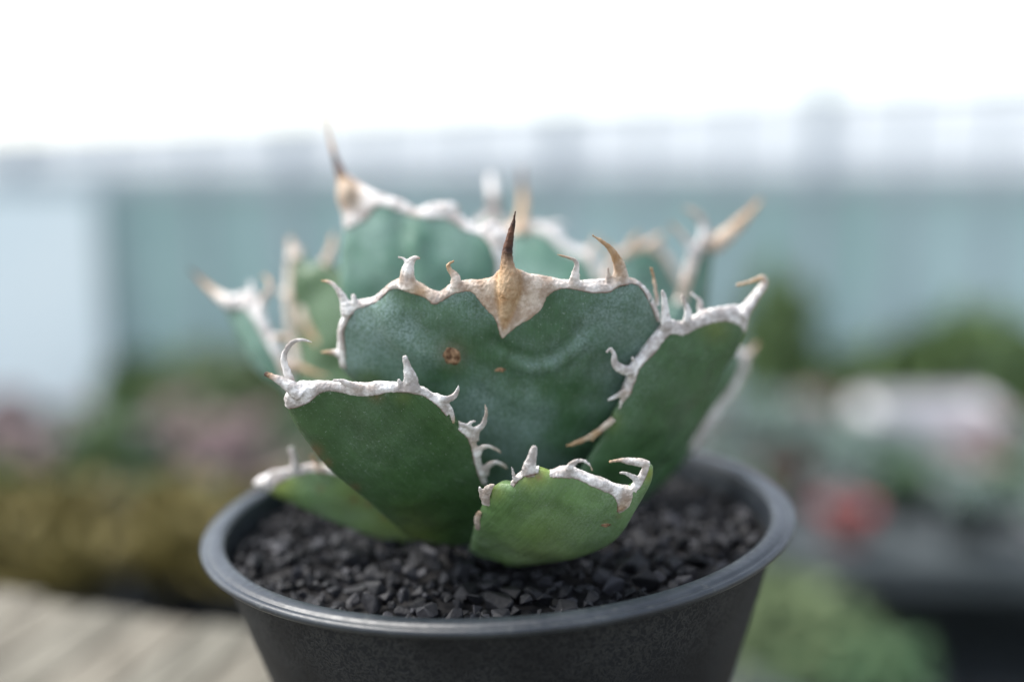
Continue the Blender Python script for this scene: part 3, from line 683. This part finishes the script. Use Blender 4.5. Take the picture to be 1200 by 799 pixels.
# I - the leaf at the back, its spine above the broad leaf's spine
make_leaf(Sheet((1, 18, 0), at(612, 272, 48), (.05, -1, .1), .006, 2.5), one,
    [(570, 300), (578, 275), (600, 268), (630, 264), (650, 272), (665, 290), (690, 298), (705, 330), (700, 380), (680, 450), (640, 540), (600, 560), (575, 480), (560, 380)],
    [dict(o=[(566, 300), (576, 272), (600, 264), (630, 261), (652, 270), (668, 288), (692, 296), (708, 330)], i=[(580, 302), (588, 284), (604, 278), (628, 275), (645, 284), (660, 298), (684, 308), (698, 332)], e=.6)],
    [dict(spine=1, p=[(608, 278, 9), (610, 262, 7), (613, 240, 5.5), (612, 218, 4), (611, 196, 2)], tan=(-.5, .3), dark=(.55, .72)),
     dict(p=[(636, 275, 6), (648, 266, 5), (662, 264, 3)]),
     dict(p=[(622, 284, 6), (622, 296, 5), (628, 304, 3)], tan=(-1, 0)),
     dict(p=[(692, 305, 5), (694, 290, 4), (700, 278, 2)], tan=(-.3, 1))],
    M['leaf_teal'], hm=2., hw=6, step=1.3, voxel=.38, seed=47., label='back leaf with a spine brown at its tip')
# the remaining leaves of the far side
make_leaf(Sheet((-3, 20, 0), at(577, 250, 54), (-.1, -1, .1), .006, 2.5), one,
    [(545, 285), (560, 262), (577, 252), (592, 262), (605, 285), (612, 340), (605, 450), (585, 540), (555, 450), (540, 340)],
    [dict(o=[(538, 320), (545, 282), (560, 258), (577, 248), (594, 258), (608, 285), (616, 340)], i=[(548, 322), (554, 290), (564, 270), (577, 262), (590, 270), (600, 292), (606, 340)], e=.6)],
    [dict(spine=1, p=[(578, 260, 8), (580, 244, 7), (577, 226, 6), (575, 208, 4)], dark=(-.2, .3), darkend=(.35, .6))],
    M['leaf_teal'], hm=2., hw=6, step=1.5, voxel=.4, seed=53., label='back leaf with a short whitish spine')
make_leaf(Sheet((5, 18, -2), at(752, 292, 50), (.2, -1, .05), .006, 2.5), one,
    [(715, 305), (735, 294), (755, 288), (780, 300), (795, 330), (790, 400), (750, 480), (680, 560), (640, 560), (660, 460), (700, 360)],
    [dict(o=[(705, 345), (713, 303), (735, 290), (756, 284), (783, 298), (799, 332)], i=[(716, 345), (723, 312), (738, 301), (755, 296), (774, 307), (788, 334)], e=.6)],
    [dict(spine=1, p=[(755, 292, 6), (768, 282, 5), (776, 276, 3)], tan=(-1, 1)),
     dict(p=[(735, 297, 5), (742, 282, 4), (748, 276, 3)], tan=(-.6, .5)),
     dict(p=[(716, 306, 5), (712, 292, 4), (704, 286, 2)], tan=(-.6, .5))],
    M['leaf_teal'], hm=2., hw=6, step=1.5, voxel=.4, tan=[(750, 292, 60, .7)], seed=57., label='back leaf with a row of tan teeth')

# J - the lowest leaf, lying over the gravel to the left
make_leaf(Sheet((-8, -5, -5), at(315, 562, -6), (-.2, -.85, -.5), .008, 3.), one,
    [(304, 566), (318, 556), (345, 556), (365, 548), (400, 552), (440, 575), (500, 610), (545, 628), (545, 645), (500, 642), (450, 632), (400, 614), (350, 592), (318, 578)],
    [dict(o=[(303, 570), (307, 560), (320, 552), (345, 548), (370, 544), (405, 552), (430, 566)], i=[(322, 574), (328, 565), (340, 559), (352, 556), (372, 552), (402, 558), (426, 570)], e=.4)],
    [dict(spine=1, p=[(320, 562, 8), (310, 562, 7), (302, 564, 4)]),
     dict(p=[(346, 554, 6), (347, 538, 5), (342, 522, 4)]),
     dict(p=[(378, 552, 5), (372, 540, 4), (366, 532, 3)], tan=(-.5, 1.))],
    M['leaf_fresh'], hm=1.6, hw=5, step=1.0, voxel=.3, yel=[(325, 566, 22, .8), (480, 620, 60, .5), (420, 575, 30, .4)], brn=[(375, 572, 5, .5), (415, 585, 5, .6), (432, 590, 5, .6), (452, 603, 6, .6)], seed=61., label='low pale green leaf lying over the gravel')
# K - the leaf half hidden behind the right one
make_leaf(Sheet((10, 2, -6), at(875, 420, 22), (.3, -.95, -.1), .01, 3.), one,
    [(872, 425), (868, 412), (850, 405), (830, 430), (800, 470), (740, 540), (680, 590), (660, 610), (690, 620), (760, 580), (805, 535), (835, 490), (860, 455)],
    [dict(o=[(845, 402), (868, 409), (877, 425), (864, 456), (839, 491), (812, 532)], i=[(848, 412), (860, 416), (864, 428), (852, 452), (828, 484), (803, 522)], e=.6)],
    [dict(spine=1, p=[(868, 420, 6), (878, 412, 4), (886, 402, 2)], tan=(0, 1))],
    M['leaf_right'], hm=1.8, hw=5, step=1.2, voxel=.35, seed=67., label='leaf hidden behind the right leaf, its white edge showing')
# the closed cone of young leaves in the middle
hvp = []
for j in range(14):
    t = j / 13; hvp.append((max(.3, 9.5 * math.sin(math.pi * (.18 + .82 * t)) ** .8 * (1 - .1 * t)), -8 + 52 * t))
cvv, cff = lathe(hvp, 24)
cvv = [(x + 3 * (z + 8) / 52, y + 6, z) for x, y, z in cvv]
o = mesh_obj('leaf', cvv, cff, M['leaf_teal'], agave, AG, True, {'lu': [9 * math.atan2(y - 6, x) for x, y, z in cvv], 'lv': [z for x, y, z in cvv]}); o['label'] = 'closed cone of young leaves in the middle'

# ------------------------------------------------------------------ blurred greenhouse behind
def bmat(name, c, k=.75, scale=14): return noisy(name, tuple(x * k for x in c), c, scale, .7, .1, .25)
GR = dict(grey=bmat('foliage_grey', (.20, .27, .24)), green=bmat('foliage_green', (.08, .15, .075)), olive=bmat('foliage_olive', (.15, .125, .04)),
          dark=bmat('foliage_dark', (.07, .115, .10)), pink=bmat('foliage_pink', (.36, .27, .27)), lime=bmat('foliage_lime', (.15, .20, .10)), moss=bmat('foliage_moss', (.10, .16, .06)))
PT = dict(black=bmat('pot_black', (.03, .033, .036)), grey=bmat('pot_grey', (.10, .115, .12)), red=bmat('pot_red', (.30, .05, .045)), white=bmat('pot_white', (.68, .66, .68)), brown=bmat('pot_brown', (.12, .07, .055)))
def rosette_mesh(n, seed):
    rs = random.Random(seed); parts = []
    for i in range(n):
        a = i * 2.399963; el = R(12 + 66 * i / n); L = 1.0 - .35 * i / n; wd = .20
        ca, sa = math.cos(a), math.sin(a); V = []
        for (t, ww) in ((0, .5), (.3, .9), (.6, 1.), (.85, .6), (1., .02)):
            r = L * t * math.cos(el * (.7 + .3 * t)); zz = L * (t * math.sin(el) + .12 * t * t)
            for sgn, dz in ((-1, .05), (0, -.05), (1, .05), (0, .03)):
                x = r; y = sgn * wd * ww; V.append((x * ca - y * sa, x * sa + y * ca, zz + dz * ww))
        f = []
        for j in range(4):
            for q in range(4): f.append((j * 4 + q, j * 4 + (q + 1) % 4, j * 4 + 4 + (q + 1) % 4, j * 4 + 4 + q))
        parts.append((V, f))
    return join(parts)
def bush_mesh(n, seed):
    rs = np.random.default_rng(seed); parts = []
    for i in range(n):
        p = rs.normal(size=3); p /= np.linalg.norm(p); p *= rs.uniform(.35, 1) ** .5; p[2] = abs(p[2] * .5 + .5)
        d = rs.normal(size=3); d /= np.linalg.norm(d); s = np.cross(d, rs.normal(size=3)); s /= np.linalg.norm(s); L = rs.uniform(.14, .26); nn = np.cross(d, s)
        q = [p - d * L, p + s * L * .4 + nn * .02, p + d * L, p - s * L * .4 + nn * .02]
        parts.append((q, [(0, 1, 2, 3)]))
    return join(parts)
ROS = [rosette_mesh(22, i) for i in range(3)]; BUS = [bush_mesh(420, 10 + i) for i in range(3)]
mcache = {}
def shared(key, VF, mat):
    if key not in mcache:
        me = bpy.data.meshes.new(key[0]); me.from_pydata([tuple(x * .001 for x in v) for v in VF[0]], [], VF[1]); me.materials.append(mat); me.shade_smooth(); mcache[key] = me
    return mcache[key]
POTV = lathe([(.01, 0), (.62, 0), (.86, .92), (1., .93), (1., 1.08), (.9, 1.08), (.88, .9), (.01, .9)], 28)
def plant(name, x, y, z, pr, ph, kind, fol, size, pm, label, cat, group=None, stretch=1.):
    g = empty(name, (x, y, z)); tag(g, label, cat, group)
    o = bpy.data.objects.new('pot', shared(('pot', pm), POTV, PT[pm])); C.objects.link(o); o.parent = g; o.scale = (pr, pr, ph)
    k = random.randrange(3)
    o = bpy.data.objects.new('foliage', shared(('foliage', kind, fol, k), (ROS if kind == 'ros' else BUS)[k], GR[fol])); C.objects.link(o); o.parent = g
    o.location = (0, 0, ph * .9 * .001); o.scale = (size, size, size * stretch); o.rotation_euler = (0, 0, random.uniform(0, 6))
    return g
M['bench_metal'] = noisy('bench_metal', (.055, .066, .07), (.085, .098, .103), 6, .6)
M['dark_frame'] = noisy('dark_frame', (.02, .024, .028), (.04, .045, .05), 6, .7)
def far_bench(x0, x1, y0, y1, z, label, mat, ang=0):
    org = ((x0 + x1) / 2, (y0 + y1) / 2, -880); g = empty('plant_bench', org); tag(g, label, 'bench')
    mesh_obj('table_top', *box(x0, x1, y0, y1, z - 45, z), mat, g, org, False)
    mesh_obj('shelf', *box(x0 + 20, x1 - 20, y0 + 60, y1 - 20, -760, -735), M['dark_frame'], g, org, False)
    for x in (x0 + 10, (x0 + x1) / 2, x1 - 50):
        for y in (y0 + 10, y1 - 50): mesh_obj('leg', *box(x, x + 40, y, y + 40, -880, z - 45.3), M['dark_frame'], g, org, False)
    g.rotation_euler = (0, 0, ang)
far_bench(330, 1750, 1260, 2050, -500, 'grey metal bench crowded with potted succulents, beyond the pot', M['bench_metal'], R(-4))
far_bench(-1750, -120, 1300, 2050, -500, 'long bench of dark pots and reddish plants before the teal wall', M['bench_metal'], R(0))
BT = -499.5
rp = random.Random(4)
def row(px_list):
    for (px, py, kind, fol, size, pm, pr, ph, label, cat, grp) in px_list:
        d = FW * F + RT * (px - 600) + UP * (399.5 - py); p = CAM + d * ((BT - CAM[2]) / d[2])
        plant('potted_plant', p[0], p[1], BT, pr, ph, kind, fol, size, pm, label, cat, grp)
row([(1060, 610, 'ros', 'green', 70, 'black', 42, 52, 'bright green rosette beside the red pot on the metal bench', 'plant', None),
     (990, 632, 'ros', 'pink', 34, 'red', 44, 50, 'small red pot with a reddish plant on the metal bench', 'plant', None),
     (915, 592, 'ros', 'dark', 30, 'brown', 44, 62, 'dark brown pot next to the red pot', 'plant', None)])
ORD = ('first', 'second', 'third', 'fourth', 'fifth', 'sixth', 'seventh', 'eighth', 'ninth')
def bench_rows(xs, ys, fols, pots, bname, grp, skip, ang=0., piv=(0, 0)):
    for r_, y in enumerate(ys):
        for c_, x in enumerate(xs):
            fol = rp.choice(fols); pm = rp.choice(pots); sz = rp.uniform(44, 82)
            X = x + rp.uniform(-20, 20); Y = y + rp.uniform(-16, 16); dx, dy = X - piv[0], Y - piv[1]
            X = piv[0] + dx * math.cos(ang) - dy * math.sin(ang); Y = piv[1] + dx * math.sin(ang) + dy * math.cos(ang)
            if skip(X, Y): continue
            plant('potted_plant', X, Y, BT, rp.uniform(34, 46), rp.uniform(40, 66), 'ros' if rp.random() < .7 else 'bush', fol, sz, pm,
                  '%s %s plant in %s pot, %s row of %s, %s from inner end' % ('big' if sz > 63 else 'small', dict(grey='grey-green', dark='dark-green', moss='mossy').get(fol, fol), pm, ORD[r_], bname, ORD[c_]), 'plant', grp)
placed = [(o.location.x * 1000, o.location.y * 1000) for o in C.objects if o.name.startswith('potted_plant')]
skp = lambda x, y: any((x - a) ** 2 + (y - b) ** 2 < 95 ** 2 for a, b in placed) or (at(1085, 478, 1900)[0] - 180 < x < at(1085, 478, 1900)[0] + 200 and y > 1810)
bench_rows([400 + 112 * i for i in range(7)], [1330 + 118 * i for i in range(6)], ['grey', 'grey', 'grey', 'green', 'grey', 'moss', 'lime', 'pink'], ['grey', 'grey', 'black', 'brown', 'white'], 'metal bench', 'small plants on the metal bench', skp, R(-4), (1040, 1655))
bench_rows([-230 - 108 * i for i in range(8)], [1360 + 122 * i for i in range(6)], ['pink', 'pink', 'dark', 'grey', 'green', 'moss', 'dark', 'pink'], ['grey', 'black', 'brown', 'red', 'white', 'grey', 'black'], 'long bench', 'small plants on the long bench', skp)
d_ = at(1085, 478, 1900); o = mesh_obj('white_tray', *box(d_[0] - 120, d_[0] + 150, 1860, 2000, BT, BT + 95), PT['white'], None, (d_[0], 1930, BT), False); tag(o, 'white plastic tray standing at the back of the metal bench', 'tray')
bm = bmesh.new(); bm.from_mesh(o.data); bmesh.ops.bevel(bm, geom=list(bm.edges), offset=.012, segments=2, affect='EDGES'); 
top = max((f for f in bm.faces), key=lambda f: f.calc_center_median().z * 10 + f.calc_area()); r_ = bmesh.ops.inset_region(bm, faces=[top], thickness=.012, depth=0); 
bmesh.ops.translate(bm, verts=list(top.verts), vec=(0, 0, -.07)); bm.to_mesh(o.data); bm.free()
# olive plants in a tray on a low stand, left of the pot
def low_stand():
    z = -300; x0, x1, y0, y1 = -480, -70, 560, 800; org = (-275, 680, -880)
    g = empty('low_stand', org); tag(g, 'dark low stand holding the yellow-green plants beyond the bench', 'stand')
    mesh_obj('shelf_top', *box(x0, x1, y0, y1, z - 25, z), M['dark_frame'], g, org, False)
    for x in (x0 + 5, x1 - 30):
        for y in (y0 + 5, y1 - 30): mesh_obj('leg', *box(x, x + 25, y, y + 25, -880, z - 25.2), M['dark_frame'], g, org, False)
    for i, (x, y, s) in enumerate(((-410, 640, 62), (-335, 610, 60), (-262, 640, 62), (-190, 610, 56), (-130, 650, 56), (-375, 720, 66), (-290, 730, 66), (-205, 720, 62), (-440, 740, 60), (-120, 740, 60))):
        plant('potted_plant', x, y, z + .3, 34, 34, 'ros', 'olive', s * 1.25, 'black', 'yellow-olive rosette on the low stand, %s row, %s from its inner end' % (('front', 'back')[y > 690], {-130: 'first', -190: 'second', -262: 'third', -335: 'fourth', -410: 'fifth', -120: 'first', -205: 'second', -290: 'third', -375: 'fourth', -440: 'fifth'}[x]), 'plant', 'yellow-olive plants on the low stand')
low_stand()
# greenery below the metal bench and along the wall
for (px, py, Y, s, fol) in ((930, 740, 1050, 120, 'lime'), (985, 770, 1000, 110, 'green'), (880, 700, 1150, 110, 'lime')):
    p = at(px, py, Y)
    plant('floor_plant', p[0], Y, -880, 110, max(60, p[2] + 880 - 40), 'bush', fol, s, 'grey', 'tall planter of %s foliage standing before the metal bench' % ('mid green' if fol == 'green' else 'pale lime' if px > 900 else 'smaller, farther lime'), 'plant', 'planters before the metal bench')
for (px, ytop, Y, s, fol, st, lab) in ((915, 300, 2900, 120, 'moss', 3.6, 'slim tall moss-green shrub before the teal wall'), (1150, 360, 3000, 260, 'moss', 1.7, 'big moss-green shrub by the wall behind the white tray'),
        (1040, 395, 3100, 240, 'moss', 1.3, 'low moss-green shrub next to the slim tall shrub'), (250, 395, 2950, 180, 'lime', 1.3, 'pale lime shrub growing in front of the teal wall'),
        (160, 405, 3050, 130, 'moss', 1.6, 'small moss-green shrub at the edge of the pale blue sheet'), (330, 400, 3100, 230, 'moss', 1.2, 'moss-green shrub beside the pale lime shrub')):
    p = at(px, ytop, Y); hgt = s * st * 1.05; base = p[2] - hgt
    plant('wall_shrub', p[0], Y, -880, 130, max(80, base + 880), 'bush', fol, s, 'black', lab, 'shrub', None, st)
